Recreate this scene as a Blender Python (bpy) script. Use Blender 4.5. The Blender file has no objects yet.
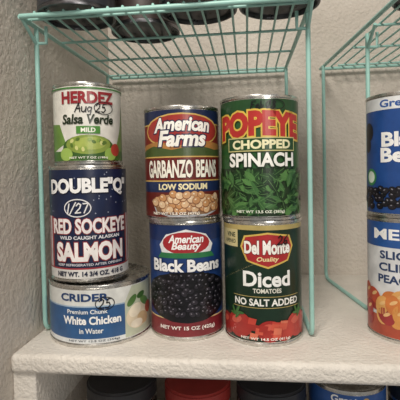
import bpy, bmesh, math, random
from mathutils import Vector, Matrix
random.seed(7)
S = bpy.context.scene
try:
    S.view_settings.view_transform = 'Standard'
except Exception: pass
COL = S.collection
CAMZ = 0.160
TURN = math.radians(3.0)
K = .985
def T(x, y):
    x = x*K-.0018; y = y*K
    return x*math.cos(TURN)-y*math.sin(TURN), x*math.sin(TURN)+y*math.cos(TURN)

# ---------------------------------------------------------------- materials
def lin(h):
    h = h.lstrip('#'); o = []
    for i in (0, 2, 4):
        c = int(h[i:i+2], 16)/255
        o.append(c/12.92 if c <= .04045 else ((c+.055)/1.055)**2.4)
    return (*o, 1)
MC = {}
def mat(hexc, rough=.30, metal=0, noise=.12, name=None, nscale=90):
    k = (hexc, rough, metal, noise)
    if k in MC: return MC[k]
    m = bpy.data.materials.new(name or 'print_'+hexc.strip('#')); m.use_nodes = True
    nt = m.node_tree; b = nt.nodes['Principled BSDF']
    b.inputs['Roughness'].default_value = rough; b.inputs['Metallic'].default_value = metal
    c = lin(hexc)
    if not metal:      # inks are a little duller than pure sRGB picks
        g = (c[0]*.3+c[1]*.6+c[2]*.1); c = tuple(x*.88+g*.10 for x in c[:3])+(1,)
    n = nt.nodes.new('ShaderNodeTexNoise'); n.inputs['Scale'].default_value = nscale
    tc = nt.nodes.new('ShaderNodeTexCoord'); nt.links.new(tc.outputs['Object'], n.inputs['Vector'])
    r = nt.nodes.new('ShaderNodeValToRGB')
    r.color_ramp.elements[0].position = .3; r.color_ramp.elements[1].position = .7
    r.color_ramp.elements[0].color = tuple(x*(1-noise) for x in c[:3])+(1,)
    r.color_ramp.elements[1].color = tuple(min(1, x*(1+noise)) for x in c[:3])+(1,)
    nt.links.new(n.outputs['Fac'], r.inputs['Fac']); nt.links.new(r.outputs['Color'], b.inputs['Base Color'])
    if metal:
        mr = nt.nodes.new('ShaderNodeMapRange'); mr.inputs['To Min'].default_value = rough*.6; mr.inputs['To Max'].default_value = rough*1.5
        nt.links.new(n.outputs['Fac'], mr.inputs['Value']); nt.links.new(mr.outputs['Result'], b.inputs['Roughness'])
    MC[k] = m; return m
METAL = mat('#d8d6d2', .25, 1, .10, 'tin_metal', 160)
TINSHADED = mat('#77767a', .3, 1, .16, 'shaded_tin_metal', 160)  # darker tin: shade on the upper cans' bottoms put into the metal colour
def plaster(name, hexc, sc, dist, strength, hexd, rough=.75):
    m = bpy.data.materials.new(name); m.use_nodes = True
    nt = m.node_tree; b = nt.nodes['Principled BSDF']; b.inputs['Roughness'].default_value = rough
    tc = nt.nodes.new('ShaderNodeTexCoord')
    n = nt.nodes.new('ShaderNodeTexNoise'); n.inputs['Scale'].default_value = sc; n.inputs['Detail'].default_value = 3
    n2 = nt.nodes.new('ShaderNodeTexNoise'); n2.inputs['Scale'].default_value = sc*.12
    for q in (n, n2): nt.links.new(tc.outputs['Object'], q.inputs['Vector'])
    r = nt.nodes.new('ShaderNodeValToRGB'); r.color_ramp.elements[0].position = .38; r.color_ramp.elements[1].position = .64
    nt.links.new(n.outputs['Fac'], r.inputs['Fac'])
    bp = nt.nodes.new('ShaderNodeBump'); bp.inputs['Distance'].default_value = dist; bp.inputs['Strength'].default_value = strength
    nt.links.new(r.outputs['Color'], bp.inputs['Height']); nt.links.new(bp.outputs['Normal'], b.inputs['Normal'])
    r2 = nt.nodes.new('ShaderNodeValToRGB'); r2.color_ramp.elements[0].color = lin(hexd); r2.color_ramp.elements[1].color = lin(hexc)
    r2.color_ramp.elements[0].position = .35; r2.color_ramp.elements[1].position = .65
    nt.links.new(n2.outputs['Fac'], r2.inputs['Fac']); nt.links.new(r2.outputs['Color'], b.inputs['Base Color'])
    return m
WALL = plaster('wall_orange_peel', '#d2cac1', 200, .0014, .5, '#cbc3b9')
SHELF = plaster('shelf_painted_texture', '#e6e0d8', 280, .0011, .48, '#ded8d0', .5)

def box(name, lo, hi, m, bev=0, parent=None):
    me = bpy.data.meshes.new(name); bm = bmesh.new()
    bmesh.ops.create_cube(bm, size=1)
    for v in bm.verts:
        v.co = Vector([(lo[i]+hi[i])/2 + v.co[i]*(hi[i]-lo[i]) for i in range(3)])
    if bev: bmesh.ops.bevel(bm, geom=bm.edges[:], offset=bev, segments=4, affect='EDGES', profile=.5)
    bm.to_mesh(me); bm.free(); me.materials.append(m)
    for p in me.polygons: p.use_smooth = bool(bev)
    o = bpy.data.objects.new(name, me); COL.objects.link(o)
    return o

# ---------------------------------------------------------------- room
XL, XR, YB, YF = -.2125, .56, .644, .346
box('wall_back', (XL-.05, YB, -.23), (XR+.05, YB+.05, .62), WALL)
box('wall_left', (XL-.05, .05, -.23), (XL, YB, .62), WALL)
box('wall_right', (XR, .05, -.23), (XR+.05, YB, .62), WALL)
box('pantry_shelf', (XL, YF, -.0175), (XR, YB, 0), SHELF, .005)
box('storage_shelf', (XL, YF, -.22), (XR, YB, -.20), SHELF, .005)
box('trim_1', (XL, .351, -.075), (XL+.022, YB, -.0175), SHELF, .002)

# ---------------------------------------------------------------- cans
def flat_text(s, bold, shear=0):
    cu = bpy.data.curves.new('t', 'FONT'); cu.body = s; cu.size = 1; cu.offset = bold; cu.shear = shear
    cu.align_x = 'CENTER'; cu.resolution_u = 3
    o = bpy.data.objects.new('t', cu); COL.objects.link(o)
    dg = bpy.context.evaluated_depsgraph_get(); dg.update()
    me = o.evaluated_get(dg).to_mesh()
    V = [v.co[:2] for v in me.vertices]; F = [tuple(p.vertices) for p in me.polygons]
    o.evaluated_get(dg).to_mesh_clear()
    bpy.data.objects.remove(o); bpy.data.curves.remove(cu)
    return V, F

class Can:
    def __init__(s, name, X, Y, z, R, h, label, rot=0, band=(4, 4), rough=.30, raw=False, metal=None):
        if not raw: X, Y = T(X, Y); R = R*K
        s.name = name
        s.X, s.Y, s.z, s.R, s.h, s.rot = X, Y, z, R, h, rot
        s.geo = []; s.L = 1; s.mats = []
        e = bpy.data.objects.new(name, None); e.empty_display_size = .02; COL.objects.link(e)
        e.location = (X, Y, z); s.e = e
        Rb = R-.0006
        prof = [(0, .0035, 0), (R*.45, .0035, 0), (R*.5, .0028, 0), (R*.78, .0028, 0), (R*.82, .004, 0), (R-.0032, .004, 0), (R-.0026, .0003, 0), (R-.0016, 0, 0), (R-.0002, .0003, 0), (R, .0012, 0),
                (R, .0026, 0), (Rb-.0003, .0034, 0), (Rb-.0003, band[0]/1000, 0), (Rb, band[0]/1000+.0002, 1), (Rb, h-band[1]/1000-.0002, 1), (Rb-.0003, h-band[1]/1000, 0),
                (Rb-.0003, h-.0034, 0), (R, h-.0026, 0), (R, h-.0012, 0), (R-.0002, h-.0003, 0), (R-.0016, h, 0), (R-.0026, h-.0003, 0),
                (R-.0032, h-.004, 0), (R*.82, h-.004, 0), (R*.78, h-.0028, 0), (R*.5, h-.0028, 0), (R*.45, h-.0035, 0), (0, h-.0035, 0)]
        N = 128; V = []; F = []
        for (r, zz, _) in prof:
            for i in range(N):
                a = 2*math.pi*i/N; V.append((r*math.cos(a), r*math.sin(a), zz))
        for j in range(len(prof)-1):
            for i in range(N):
                k = (i+1) % N
                F.append((j*N+i, j*N+k, (j+1)*N+k, (j+1)*N+i))
        me = bpy.data.meshes.new(name+'_body'); me.from_pydata(V, [], F)
        bm = bmesh.new(); bm.from_mesh(me); bmesh.ops.remove_doubles(bm, verts=bm.verts, dist=1e-7)
        bm.to_mesh(me); bm.free()
        me.materials.append(metal or METAL); me.materials.append(mat(label, rough))
        for p in me.polygons:
            p.use_smooth = True
            c = p.center; rr = math.hypot(c.x, c.y)
            p.material_index = 1 if (rr > Rb-.0003 and band[0]/1000+.0003 < c.z < h-band[1]/1000-.0003) else 0
        o = bpy.data.objects.new('body', me); COL.objects.link(o); o.parent = e
        md = o.modifiers.new('es', 'EDGE_SPLIT'); md.split_angle = math.radians(35)
    def add(s, V, F, col, layer=None):
        if layer is None:
            s.L += 1; layer = s.L
        s.geo.append((V, F, col, layer))
    def poly(s, pts, col, layer=None):
        s.add(pts, [tuple(range(len(pts)))], col, layer)
    def rect(s, u0, v0, u1, v1, col, layer=None):
        s.poly([(u0, v0), (u1, v0), (u1, v1), (u0, v1)], col, layer)
    def ell(s, cu, cv, ru, rv, col, rot=0, layer=None, n=20):
        c, d = math.cos(rot), math.sin(rot)
        s.poly([(cu+ru*math.cos(t)*c-rv*math.sin(t)*d, cv+ru*math.cos(t)*d+rv*math.sin(t)*c) for t in [2*math.pi*i/n for i in range(n)]], col, layer)
    def ring(s, cu, cv, ru, rv, w, col, n=28):
        V = []; F = []
        for i in range(n):
            t = 2*math.pi*i/n
            V += [(cu+ru*math.cos(t), cv+rv*math.sin(t)), (cu+(ru-w)*math.cos(t), cv+(rv-w)*math.sin(t))]
            k = (i+1) % n; F.append((2*i, 2*k, 2*k+1, 2*i+1))
        s.add(V, F, col)
    def text(s, t, cu, cv, w, h, col, bold=.02, out=None, outb=.07, arch=0, rot=0, shear=0, bulge=0):
        V0, F0 = flat_text(t, 0, shear)
        xs = [v[0] for v in V0]; ys = [v[1] for v in V0]
        x0, x1, y0, y1 = min(xs), max(xs), min(ys), max(ys)
        def place(V):
            P = []
            for x, y in V:
                nx = (x-(x0+x1)/2)/(x1-x0); ny = (y-(y0+y1)/2)/(y1-y0)
                hh = h*(1-bulge*4*nx*nx)
                a, b = nx*w, ny*hh-arch*4*nx*nx
                P.append((cu+a*math.cos(rot)-b*math.sin(rot), cv+a*math.sin(rot)+b*math.cos(rot)))
            return P
        if out:
            V, F = flat_text(t, outb, shear); s.add(place(V), F, out)
        V, F = flat_text(t, bold, shear); s.add(place(V), F, col)
    def stroke(s, lines, w, col):
        s.L += 1; L = s.L
        for k, ln in enumerate(lines):
            for (a, b) in zip(ln, ln[1:]):
                p = Vector(a); q = Vector(b); d = (q-p)
                if d.length < 1e-6: continue
                d.normalize(); n = Vector((-d.y, d.x))*w/2; e = d*w*.3
                s.poly([tuple(p-e+n), tuple(p-e-n), tuple(q+e-n), tuple(q+e+n)], col, L)
    def blobs(s, u0, u1, v0, v1, step, ru, rv, cols, hi=None, edge=None, jit=.35, inside=None):
        base = s.L+1; i = 0
        v = v1; row = 0
        while v >= v0:
            u = u0+(step/2 if row % 2 else 0)
            while u <= u1:
                a = random.uniform(-.8, .8); ju = u+random.uniform(-jit, jit)*step; jv = v+random.uniform(-jit, jit)*step*.7
                jv = min(max(jv, v0), v1)
                if not inside or inside(ju, jv):
                    L = base+(i % 7)*3
                    if edge: s.ell(ju, jv, ru*1.15, rv*1.2, edge, a, L, 12)
                    s.ell(ju, jv+.1*rv, ru, rv, random.choice(cols), a, L+1, 12)
                    if hi: s.ell(ju-.25*ru, jv+.35*rv, ru*.3, rv*.22, hi, a, L+2, 8)
                u += step; i += 1
            v -= step*.75; row += 1
        s.L = base+22
    def finish(s):
        if not s.geo: return
        bm = bmesh.new(); cols = []
        lo, hi = 3.6, s.h*1000-3.6      # printing never runs past the label edge
        for V, F, col, L in s.geo:
            if col not in cols: cols.append(col)
            mi = cols.index(col)
            vs = [bm.verts.new((u, min(max(v, lo), hi), L)) for u, v in V]
            for f in F:
                try: fc = bm.faces.new([vs[i] for i in f]); fc.material_index = mi
                except ValueError: pass
        R = s.R*1000
        lim = R*3.05
        u = -lim
        while u < lim:
            bmesh.ops.bisect_plane(bm, geom=bm.verts[:]+bm.edges[:]+bm.faces[:], plane_co=(u, 0, 0), plane_no=(1, 0, 0), dist=1e-5)
            u += 2.4
        loose = [v for v in bm.verts if not v.link_faces]
        bmesh.ops.delete(bm, geom=loose, context='VERTS')
        d = Vector((-s.X, -s.Y)); d.normalize(); r = Vector((-d.y, d.x))
        for v in bm.verts:
            a = (v.co.x+s.rot)/R; rad = s.R-.0006+.00010+v.co.z*.000022
            zz = min(max(v.co.y, lo), hi)/1000
            p = (d*math.cos(a)+r*math.sin(a))*rad
            v.co = (p.x, p.y, zz)
        bmesh.ops.recalc_face_normals(bm, faces=bm.faces[:])
        me = bpy.data.meshes.new('label_art'); bm.to_mesh(me); bm.free()
        for c in cols: me.materials.append(mat(c))
        o = bpy.data.objects.new('label_print', me); COL.objects.link(o); o.parent = s.e

G = {
 'A': ([[(0, 0), (.35, 1), (.6, 0)], [(.1, .38), (.6, .42)]], .75), 'u': ([[(0, .6), (.05, .1), (.25, 0), (.45, .15), (.5, .6), (.52, 0)]], .65),
 'g': ([[(.45, .5), (.2, .6), (.02, .35), (.15, .05), (.42, .15), (.48, .55), (.42, -.3), (.1, -.35)]], .62),
 '2': ([[(0, .75), (.2, 1), (.45, .85), (.4, .5), (0, 0), (.55, .05)]], .7), '6': ([[(.4, 1), (.1, .6), (0, .2), (.2, 0), (.45, .15), (.4, .42), (.08, .35)]], .62),
 '5': ([[(.55, 1), (.15, .95), (.08, .55), (.35, .6), (.5, .3), (.3, 0), (0, .08)]], .68), '1': ([[(.15, .95), (.12, 0)]], .35),
 '/': ([[(.5, 1.1), (0, -.15)]], .6), '7': ([[(0, .95), (.5, 1), (.2, 0)]], .65), '8': ([[(.45, .85), (.2, 1), (.05, .75), (.45, .3), (.25, 0), (.02, .25), (.45, .85)]], .65),
 'D': ([[(.05, 0), (.1, 1), (.45, .8), (.55, .35), (.05, 0)]], .72), 'e': ([[(.05, .3), (.42, .38), (.3, .6), (.05, .4), (.1, .05), (.45, .1)]], .58), 'c': ([[(.42, .5), (.15, .58), (.02, .25), (.2, 0), (.45, .12)]], .6),
 'F': ([[(.05, 0), (.12, 1), (.6, 1.02)], [(.1, .52), (.45, .55)]], .68), 'b': ([[(.08, 1), (.04, 0), (.35, .05), (.42, .4), (.06, .45)]], .58), ' ': ([], .35)}
def scribble(can, s, cu, cv, h, w, col):
    W = sum(G[c][1] for c in s)*h; x = cu-W/2; L = []
    for c in s:
        for ln in G[c][0]: L.append([((x+(a+b*.15)*h), cv-h/2+b*h) for a, b in ln])
        x += G[c][1]*h
    can.stroke(L, w, col)

# --- chicken can (wide, low)
ZC = .057
c = Can('canned_chicken', -.1292, .428, 0, .0512, ZC, '#dcdedb')
c.rect(-150, 4, 22, 37, '#2b5b90'); c.rect(-150, 37, 22, 38.2, '#9db8d0')
c.rect(-150, 4, 150, 8, '#dfe3e6')
c.poly([(22, 4.5), (70, 4.5), (70, 52), (30, 52), (22, 38)], '#bfc6ae')
c.ell(38, 22, 15, 12, '#e2d2b4'); c.ell(34, 28, 8, 6, '#efe4cd', .4); c.ell(45, 18, 9, 6, '#cfb286', -.3); c.ell(36, 15, 8, 4, '#f0e6d2')
c.ell(30, 38, 7, 3.5, '#4f7a3a', .7); c.ell(48, 34, 8, 4, '#5f8a44', -.5); c.ell(42, 41, 6, 3, '#3f6a30', .2); c.ell(55, 26, 6, 6, '#b85236')
c.text('CRIDER', -17, 46, 46, 6.6, '#1c3f72', .035)
c.text('Premium Chunk', -14, 33, 38, 3.8, '#f2f5f8', .02)
c.text('White Chicken', -10, 25, 55, 7, '#ffffff', .035)
c.text('in Water', -10, 15.5, 22, 4.6, '#f2f5f8', .02)
c.text('NET WT 12.5 OZ (354g)', -8, 6, 48, 2.2, '#30394a', .01)
scribble(c, '25', 3, 40.0, 8.5, 1.0, '#15161c'); c.ring(3, 40.0, 9, 6.2, .8, '#15161c')
c.finish()
# --- salmon can
HS = .110
c = Can('canned_salmon', -.1385, .425, ZC, .0388, HS, '#182548')
c.rect(-118, 4, 118, 12.5, '#dcdad8'); c.rect(-118, 12.5, 118, 14, '#a32c34')
for sx in (-1, 1):
    for k in range(5):
        x0 = sx*(41+k*7); c.rect(min(x0, x0+sx*3.4), 14, max(x0, x0+sx*3.4), 62, '#a8323a')
        x0 += sx*3.5; c.rect(min(x0, x0+sx*3.4), 14, max(x0, x0+sx*3.4), 62, '#d0cdd0')
for k in range(46):
    u = random.uniform(-60, 60); v = random.uniform(62, 103); r0 = .9
    c.poly([(u+r0*(1 if i % 2 == 0 else .4)*math.cos(math.pi/2+i*math.pi/5), v+r0*(1 if i % 2 == 0 else .4)*math.sin(math.pi/2+i*math.pi/5)) for i in range(10)], '#a9b2c8', 3)
c.text('DOUBLE"Q"', 0, 90, 84, 15, '#f4f4f6', .05, out='#0c1430', outb=.1, arch=1)
c.text('RED SOCKEYE', 0, 53, 78, 13, '#efe9e9', .04, out='#98202a', outb=.08)
c.text('WILD CAUGHT ALASKAN', 0, 42.3, 60, 3, '#e8e8ee', .03)
c.text('SALMON', 0, 29, 68, 16, '#f3eeec', .05, out='#98202a', outb=.09)
c.text('KEEP REFRIGERATED AFTER OPENING', 0, 17, 66, 2.2, '#d8dae4', .02)
c.text('NET WT. 14 3/4 OZ. 418 G', 0, 8.4, 68, 4.2, '#1c2440', .04)
c.ring(-11, 70, 13, 8.6, 1, '#e6e6ea'); scribble(c, '1/27', -11, 70, 9, 1.2, '#e6e6ea')
c.finish()
# --- salsa can
c = Can('canned_salsa', -.136, .421, ZC+HS, .0338, .077, '#e2e0d8')
c.rect(-103, 4, 103, 13, '#477628')
c.poly([(-103, 13), (-40, 13), (-22, 20), (-30, 38), (-103, 44)], '#668f34')
c.poly([(28, 13), (103, 13), (103, 58), (46, 58), (38, 34)], '#759c40')
c.ell(0, 16, 26, 12, '#375f20'); c.ell(0, 19, 22, 9, '#879e36'); c.ell(2, 20, 15, 6, '#a5b64a')
for k in range(14): c.ell(random.uniform(-16, 16), random.uniform(14, 24), 2.2, 1.5, random.choice(['#cfd27c', '#55761f', '#8aa83c']), random.uniform(0, 3))
c.ell(22, 10, 7, 6, '#8fb545'); c.ell(-22, 10, 7, 6, '#9dc04e'); c.ell(28, 14, 6, 6, '#b83a2a')
c.text('HERDEZ', 0, 62.5, 50, 10, '#981b27', .045)
scribble(c, 'Aug 25', 3, 53, 8, 1.0, '#121218'); c.ring(15.5, 53, 10, 6.2, .8, '#121218')
c.text('Salsa Verde', 0, 42.5, 50, 8.5, '#1f2e18', .03, shear=.15)
c.rect(-11, 29, 11, 36, '#478a2e'); c.text('MILD', 0, 32.4, 13, 3.8, '#f5f5e8', .03)
c.rect(-103, 70.5, 103, 72, '#3d7a32')
c.text('NET WT 7 OZ (198g)', 0, 6.5, 36, 2.4, '#f0f0e0', .02)
c.finish()
# --- black bean can
HB = .113
c = Can('canned_black_beans', -.0395, .430, 0, .0376, HB, '#1b3e7c')
c.rect(-116, 4, 116, 20, '#7e1f2a'); c.rect(-116, 20, 116, 21.2, '#d8be80')
c.rect(-116, 94, 116, 109, '#142e62')
c.poly([(-24, 80), (24, 80), (28, 90), (20, 100), (0, 105), (-20, 100), (-28, 90)], '#e4e6e8')
c.ell(0, 92, 24, 10.5, '#ac1e29'); c.text('American', 0, 96, 34, 7, '#ffffff', .03, shear=.25); c.text('Beauty', 0, 88.5, 28, 8.5, '#ffffff', .03, shear=.25)
c.poly([(-30, 78), (30, 78), (26, 83), (-26, 83)], '#267a48')
c.ell(0, 41, 50, 24, '#101016')
c.blobs(-44, 44, 23, 61, 5.8, 3.2, 2.3, ['#1c1a22', '#26232c', '#15141a', '#2e2a33'], hi='#77757f', edge='#08080c', inside=lambda u, v: (u/47)**2+((v-41)/21.5)**2 < 1)
c.text('Black Beans', 0, 71, 72, 10.5, '#f6f6f8', .04, out='#102650', outb=.08)
scribble(c, 'Dec 27', 2, 60, 8, 1.1, '#0a0a10')
c.text('NET WT 15 OZ (425g)', 0, 12, 56, 4.2, '#f2e8e2', .03)
c.finish()
# --- garbanzo can
c = Can('canned_garbanzo_beans', -.0410, .427, HB, .0380, .107, '#86241f')
c.rect(-116, 91, 116, 103, '#1c284e'); c.rect(-116, 89.6, 116, 91, '#cfa850')
c.ell(0, 84, 42, 16, '#cfa850'); c.ell(0, 84, 40, 14.6, '#a42a24')
c.poly([(-58, 64), (58, 64), (58, 70), (26, 74), (0, 70), (-26, 74), (-58, 70)], '#b37a36')
c.poly([(-58, 60), (58, 60), (58, 68), (36, 66), (14, 70), (-10, 66), (-30, 70), (-58, 64)], '#46592a')
c.text('American', 0, 90, 56, 12, '#faf6ee', .04, out='#16224a', outb=.1, shear=.2, arch=1.5)
c.text('Farms', 0, 76.5, 46, 13.5, '#faf6ee', .04, out='#16224a', outb=.1, shear=.2)
c.rect(-116, 38, 116, 59, '#6e1d19'); c.rect(-116, 59, 116, 60.2, '#cfa850'); c.rect(-116, 36.8, 116, 38, '#cfa850')
c.text('GARBANZO BEANS', 0, 48.5, 76, 15, '#fbf4e6', .035, out='#3c0e0c', outb=.07)
c.rect(-116, 27, 116, 36.8, '#1c2c58'); c.text('LOW SODIUM', 0, 32, 48, 5.2, '#f0e2b0', .04)
c.rect(-116, 4, 116, 27, '#6a2218')
c.poly([(-34, 19), (42, 19), (36, 8), (22, 4.3), (-14, 4.3), (-28, 8)], '#b8bcc4')
c.poly([(-32.5, 19), (40.5, 19), (35, 9), (22, 6), (-14, 6), (-27, 9)], '#8e6a48')
c.ell(4, 18, 38, 7.6, '#c69a6a')
c.blobs(-34, 42, 9, 25, 6.2, 3.7, 3.2, ['#dcb284', '#d09c68', '#e4c096', '#ca9058'], hi='#f0dec0', edge='#8c5630', inside=lambda u, v: ((u-4)/38)**2+((v-16.5)/9.5)**2 < 1)
c.text('NET WT 15.5 OZ (439g)', -8, 7, 46, 3, '#f5ead8', .04, out='#5a1c14', outb=.1)
c.finish()
# --- diced tomato can
HT = .1135
c = Can('canned_diced_tomatoes', .0375, .4185, 0, .0382, HT, '#142f20')
c.rect(-116, 105, 116, 109.4, '#b8a45e')
c.rect(-52, 89, -24, 105, '#cfc288'); c.text('VINE', -33, 100, 12, 4, '#26402a', .03); c.text('RIPENED', -34, 94, 15, 3.4, '#26402a', .02)
c.poly([(-17, 100), (5, 103), (27, 100), (31, 90), (25, 77), (5, 70.5), (-15, 77), (-21, 90)], '#d8b446')
c.poly([(-15.5, 98.6), (5, 101.4), (25.5, 98.6), (29, 90), (23.6, 78), (5, 72.3), (-13.6, 78), (-19, 90)], '#b01e24')
c.text('Del Monte', 5, 89.5, 43, 11.5, '#fffaf0', .04, out='#6c0e12', outb=.08, bulge=.12)
c.text('Quality', 5, 78.5, 20, 5, '#f6e2a0', .02, shear=.2)
c.text('Diced', 4, 61, 44, 13, '#fbfbf6', .03)
c.text('TOMATOES', 4, 50.5, 26, 3.8, '#e8e6d8', .03)
c.text('NO SALT ADDED', 4, 40, 64, 6, '#f4f4ee', .03); c.rect(-30, 44.8, 38, 45.4, '#b8a45e'); c.rect(-30, 34.8, 38, 35.4, '#b8a45e')
for (u, v, r, cc) in [(-42, 15, 12, '#98201a'), (50, 15, 12, '#98201a'), (-24, 18, 14, '#ae241c'), (36, 18, 14, '#b82a20'), (20, 14, 11, '#c03426'), (6, 14, 12, '#a61e18')]:
    c.ell(u, v, r, min(r*.85, v-4.2), cc); c.ell(u-.2*r, v+.3*r, r*.45, r*.25, '#d25440', .3)
for k in range(16):
    u, v = random.uniform(-12, 26), random.uniform(9, 23)
    c.poly([(u-4, v-3), (u+3, v-3.4), (u+4.4, v+2), (u-3, v+3)], random.choice(['#cc3c2a', '#d65238', '#aa261c', '#e07050']))
for (u, v) in [(-26, 29), (36, 30)]:
    for k in range(5):
        a = k*1.25; c.ell(u+4*math.cos(a), v+2.6*math.sin(a), 4.2, 1.3, '#3a6e2e', a*.8)
c.text('NET WT 14.5 OZ (411g)', 2, 7, 46, 2.8, '#f8eee6', .03)
scribble(c, '26', 19, 96, 8, 1.1, '#101014')
c.finish()
# --- spinach can
c = Can('canned_spinach', .0365, .418, HT, .0382, .1125, '#285c2c')
c.rect(-116, 97, 116, 108.4, '#204c26')
c.rect(-116, 4, 116, 47, '#183418')
base = c.L
for k in range(240):
    u, v = random.uniform(-62, 62), random.uniform(7.5, 44); a = random.uniform(0, 6.28); l = random.uniform(4, 8.5); w = l*.4
    P = [(-l, 0), (-l*.5, w*.8), (0, w), (l*.5, w*.7), (l, 0), (l*.5, -w*.7), (0, -w), (-l*.5, -w*.8)]
    W2 = [(-l*.9, -.22), (l*.9, -.1), (l*.9, .1), (-l*.9, .22)]
    f = lambda Q: [(u+x*math.cos(a)-y*math.sin(a), min(max(v+x*math.sin(a)+y*math.cos(a), 4.2), 51)) for x, y in Q]
    L = base+1+(k % 24)*2
    c.poly(f(P), random.choice(['#284f25', '#33632d', '#1b3f1d', '#3d6e36', '#4e823e', '#143216']), L)
    c.poly(f(W2), '#5f8c4c', L+1)
c.L = base+50
c.text('POPEYE', 0, 87, 80, 19.5, '#bc241d', .06, out='#dcb834', outb=.12, arch=3.5)
scribble(c, 'Feb 28', 4, 103, 6.5, 1.0, '#0c0c10'); c.ring(15, 103, 9, 4.6, .8, '#0c0c10')
c.rect(-31, 62, 35, 74.5, '#c8c07a'); c.rect(-30, 63, 34, 73.5, '#1c4a22')
c.text('CHOPPED', 2, 68.2, 54, 7.4, '#efe9b8', .04)
c.text('SPINACH', 2, 54.5, 62, 11.5, '#f7f7f0', .035, out='#143216', outb=.09)
c.text('NET WT 13.5 OZ (383g)', 0, 8, 44, 3, '#e8f0dc', .03)
c.finish()
# --- right hand stack
c = Can('canned_peaches', .1795, .419, 0, .0382, .113, '#dfe1e4')
c.rect(-116, 86, 116, 109, '#2558a0'); c.text('MELBA', -2, 98, 62, 9, '#ffffff', .03)
c.text('SLICED', -6, 79, 40, 7, '#27406c', .03); c.text('CLING', -8, 68, 38, 7, '#27406c', .03); c.text('PEACHES', -4, 57, 48, 7, '#27406c', .03)
c.rect(-116, 4, 116, 22, '#b4462a')
for k in range(44):
    u, v = random.uniform(-64, 50), random.uniform(13, 42); c.ell(u, v, 9, 7, random.choice(['#d87a2a', '#e0963c', '#c84a2a', '#b8332c', '#e6a854', '#a82a2c']), random.uniform(0, 3), 10+(k*2) % 24)
    c.ell(u+1, v+2, 4, 1.6, '#eebd78', .5, 11+(k*2) % 24)
c.L = 40; c.finish()
c = Can('canned_black_beans.001', .1795, .418, .113, .0382, .113, '#1d4c94')
c.rect(-116, 98, 116, 109, '#dfe2e5'); c.text('Great Value', 6, 103.5, 62, 6.5, '#2257a4', .03)
c.text('Black', 0, 71, 46, 12, '#ffffff', .04); c.text('Beans', 0, 57, 48, 12, '#ffffff', .04)
c.ell(-42, 79, 8, 9, '#12121a'); c.ell(-44, 67, 6, 7, '#1a1a22'); c.ell(-38, 37, 8, 8, '#2f8a4a'); c.ell(-38, 37, 5.5, 5.5, '#dfeee0')
c.blobs(-50, 30, 8, 26, 6.4, 3.6, 2.6, ['#1c1a22', '#26232c'], hi='#8b8a96', edge='#08080c')
c.finish()

# cans on top of the racks
ZR = .304
ZT = ZR+.0046
for i, (x, y, col) in enumerate([(-.160, .394, '#34363c'), (-.106, .450, '#403634'), (-.043, .397, '#30383a'), (.032, .395, '#54504a'), (.170, .398, '#3a4048'), (.248, .41, '#4a3836')]):
    c = Can('canned_food' if i == 0 else 'canned_food.%03d' % i, x, y, ZT, .0368, .105, col, raw=True, metal=TINSHADED)
    c.rect(-90, 40, 90, 60, '#b8b4aa'); c.finish()

# items on the shelf below
ZL = -.20
def jar(name, x, y, R, h, body, lid):
    c = Can(name, x, y, ZL, R, h-.014, body); c.finish()
    me = bpy.data.meshes.new('lid'); bm = bmesh.new()
    bmesh.ops.create_cone(bm, cap_ends=True, segments=64, radius1=R*.97, radius2=R*.97, depth=.016)
    ed = [e for e in bm.edges if all(v.co.z > 0 for v in e.verts)]
    bmesh.ops.bevel(bm, geom=ed, offset=.002, segments=3, affect='EDGES')
    bm.to_mesh(me); bm.free(); me.materials.append(mat(lid, .4))
    o = bpy.data.objects.new('lid', me); COL.objects.link(o); o.parent = c.e; o.location = (0, 0, h-.008)
jar('sauce_jar', -.108, .422, .036, .152, '#2a201c', '#2c2c30')
jar('sauce_jar.001', -.030, .422, .034, .150, '#5a1c16', '#9c2822')
jar('sauce_jar.002', .044, .422, .035, .152, '#222428', '#2a2c32')
jar('sauce_jar.003', .198, .424, .036, .151, '#262622', '#26282c')
c = Can('canned_vegetables', .120, .426, ZL, .0375, .156, '#2a5aa4')
c.text('Great', -2, 147, 24, 6.5, '#ffffff', .03); c.text('Value', -2, 139.5, 24, 6.5, '#ffffff', .03); c.ell(18, 146, 3.5, 3.5, '#e8b83a')
c.finish()

# ---------------------------------------------------------------- wire racks
MINT = mat('#9bcfc6', .35, 0, .05, 'mint_coated_wire')
def wire(parent, name, paths, r):
    cu = bpy.data.curves.new(name, 'CURVE'); cu.dimensions = '3D'; cu.bevel_depth = r; cu.bevel_resolution = 4; cu.use_fill_caps = True
    for p in paths:
        sp = cu.splines.new('POLY'); sp.points.add(len(p)-1)
        for i, q in enumerate(p): sp.points[i].co = (*q, 1)
    cu.materials.append(MINT)
    o = bpy.data.objects.new(name, cu); COL.objects.link(o)
    dg = bpy.context.evaluated_depsgraph_get()
    me = bpy.data.meshes.new_from_object(o.evaluated_get(dg)); bpy.data.objects.remove(o)
    for p in me.polygons: p.use_smooth = True
    o = bpy.data.objects.new(name, me); COL.objects.link(o); o.parent = parent
def rounded(pts, rad=.012, n=6):
    out = [pts[0]]
    for i in range(1, len(pts)-1):
        a, b, c_ = Vector(pts[i-1]), Vector(pts[i]), Vector(pts[i+1])
        p = b+(a-b).normalized()*rad; q = b+(c_-b).normalized()*rad
        for k in range(n+1):
            t = k/n; out.append(tuple((1-t)**2*p+2*t*(1-t)*b+t*t*q))
    out.append(pts[-1]); return out
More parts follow.
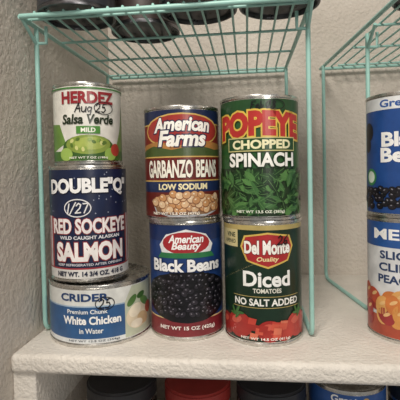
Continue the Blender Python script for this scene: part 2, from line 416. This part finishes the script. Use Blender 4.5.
def rack(name, x0, x1, yf, yb, ylf, ylb, skew=0):
    e = bpy.data.objects.new(name, None); COL.objects.link(e); e.empty_display_size = .02
    fr = .0023; z = ZR
    P = []
    for x in (x0, x1):
        s = skew if x == x0 else 0
        P.append(rounded([(x, ylf, z-.001), (x, ylf, fr), (x-s, ylb, fr), (x-s, ylb, z-.001)]))
    wire(e, 'legs', P, fr)
    wire(e, 'frame', [[(x0, yf, z), (x1, yf, z)], [(x0-skew, yb, z), (x1, yb, z)], [(x0, yf, z), (x0-skew, yb, z)], [(x1, yf, z), (x1, yb, z)]], fr)
    B = []
    for x, d in ((x0, 1), (x1, -1)):
        B.append([(x, ylf, z-.016), (x+d*.010, ylf, z-.016), (x+d*.010, ylf, z)])
        B.append([(x, ylf-.002, z-.016), (x, ylf-.028, z)])
    wire(e, 'brackets', B, .0017)
    W = []
    n = int((x1-x0)/.0135)
    for i in range(1, n):
        x = x0+(x1-x0)*i/n; s = skew*(1-i/n)
        W.append([(x, yf, z+.0030), (x-s, yb, z+.0030)])
    wire(e, 'deck_wires', W, .0012)
    wire(e, 'cross_wires', [[(x0, y, z+.0008), (x1, y, z+.0008)] for y in (yf+.012, yf+.085, yf+.165, yb-.014)], .0014)
rack('wire_rack', -.2040, .0580, .368, .634, .398, .612)
rack('wire_rack.001', .1315, .400, .368, .634, .474, .612, .022)

# ---------------------------------------------------------------- lights
def area(name, loc, tgt, size, en, col):
    l = bpy.data.lights.new(name, 'AREA'); l.size = size; l.energy = en; l.color = col
    o = bpy.data.objects.new(name, l); COL.objects.link(o); o.location = loc
    o.rotation_euler = (Vector(tgt)-Vector(loc)).to_track_quat('-Z', 'Y').to_euler()
area('ceiling_light', (-.14, -.30, .92), (0, .45, .08), .28, 9.2, (1, .925, .82))
area('added_highlight_light', (.55, -.95, .45), (0, .45, .12), .40, 4.4, (1, .95, .87))  # added lamp without a known source, gives the cans their highlights
w = bpy.data.worlds.new('World'); S.world = w; w.use_nodes = True
bg = w.node_tree.nodes['Background']; bg.inputs[0].default_value = (1, .97, .915, 1); bg.inputs[1].default_value = .25

# ---------------------------------------------------------------- camera
cd = bpy.data.cameras.new('camera'); cam = bpy.data.objects.new('camera', cd); COL.objects.link(cam)
cd.sensor_width = 36; cd.lens = 36*420/400; cd.clip_start = .01
yaw, pitch, roll = math.radians(3.4)+TURN, math.radians(-1.5), math.radians(1.2)
cam.matrix_world = Matrix.Translation((0, 0, CAMZ)) @ Matrix.Rotation(yaw, 4, 'Z') @ Matrix.Rotation(math.pi/2+pitch, 4, 'X') @ Matrix.Rotation(-roll, 4, 'Z')
cd.shift_y = -(30-11)/400
S.camera = cam
bpy.context.view_layer.update()
for o in S.objects:
    if o.parent and o.type == 'MESH':
        zs = [(o.matrix_world @ v.co).z for v in o.data.vertices]
        print('ZR', o.parent.name, o.name, round(min(zs), 4), round(max(zs), 4))
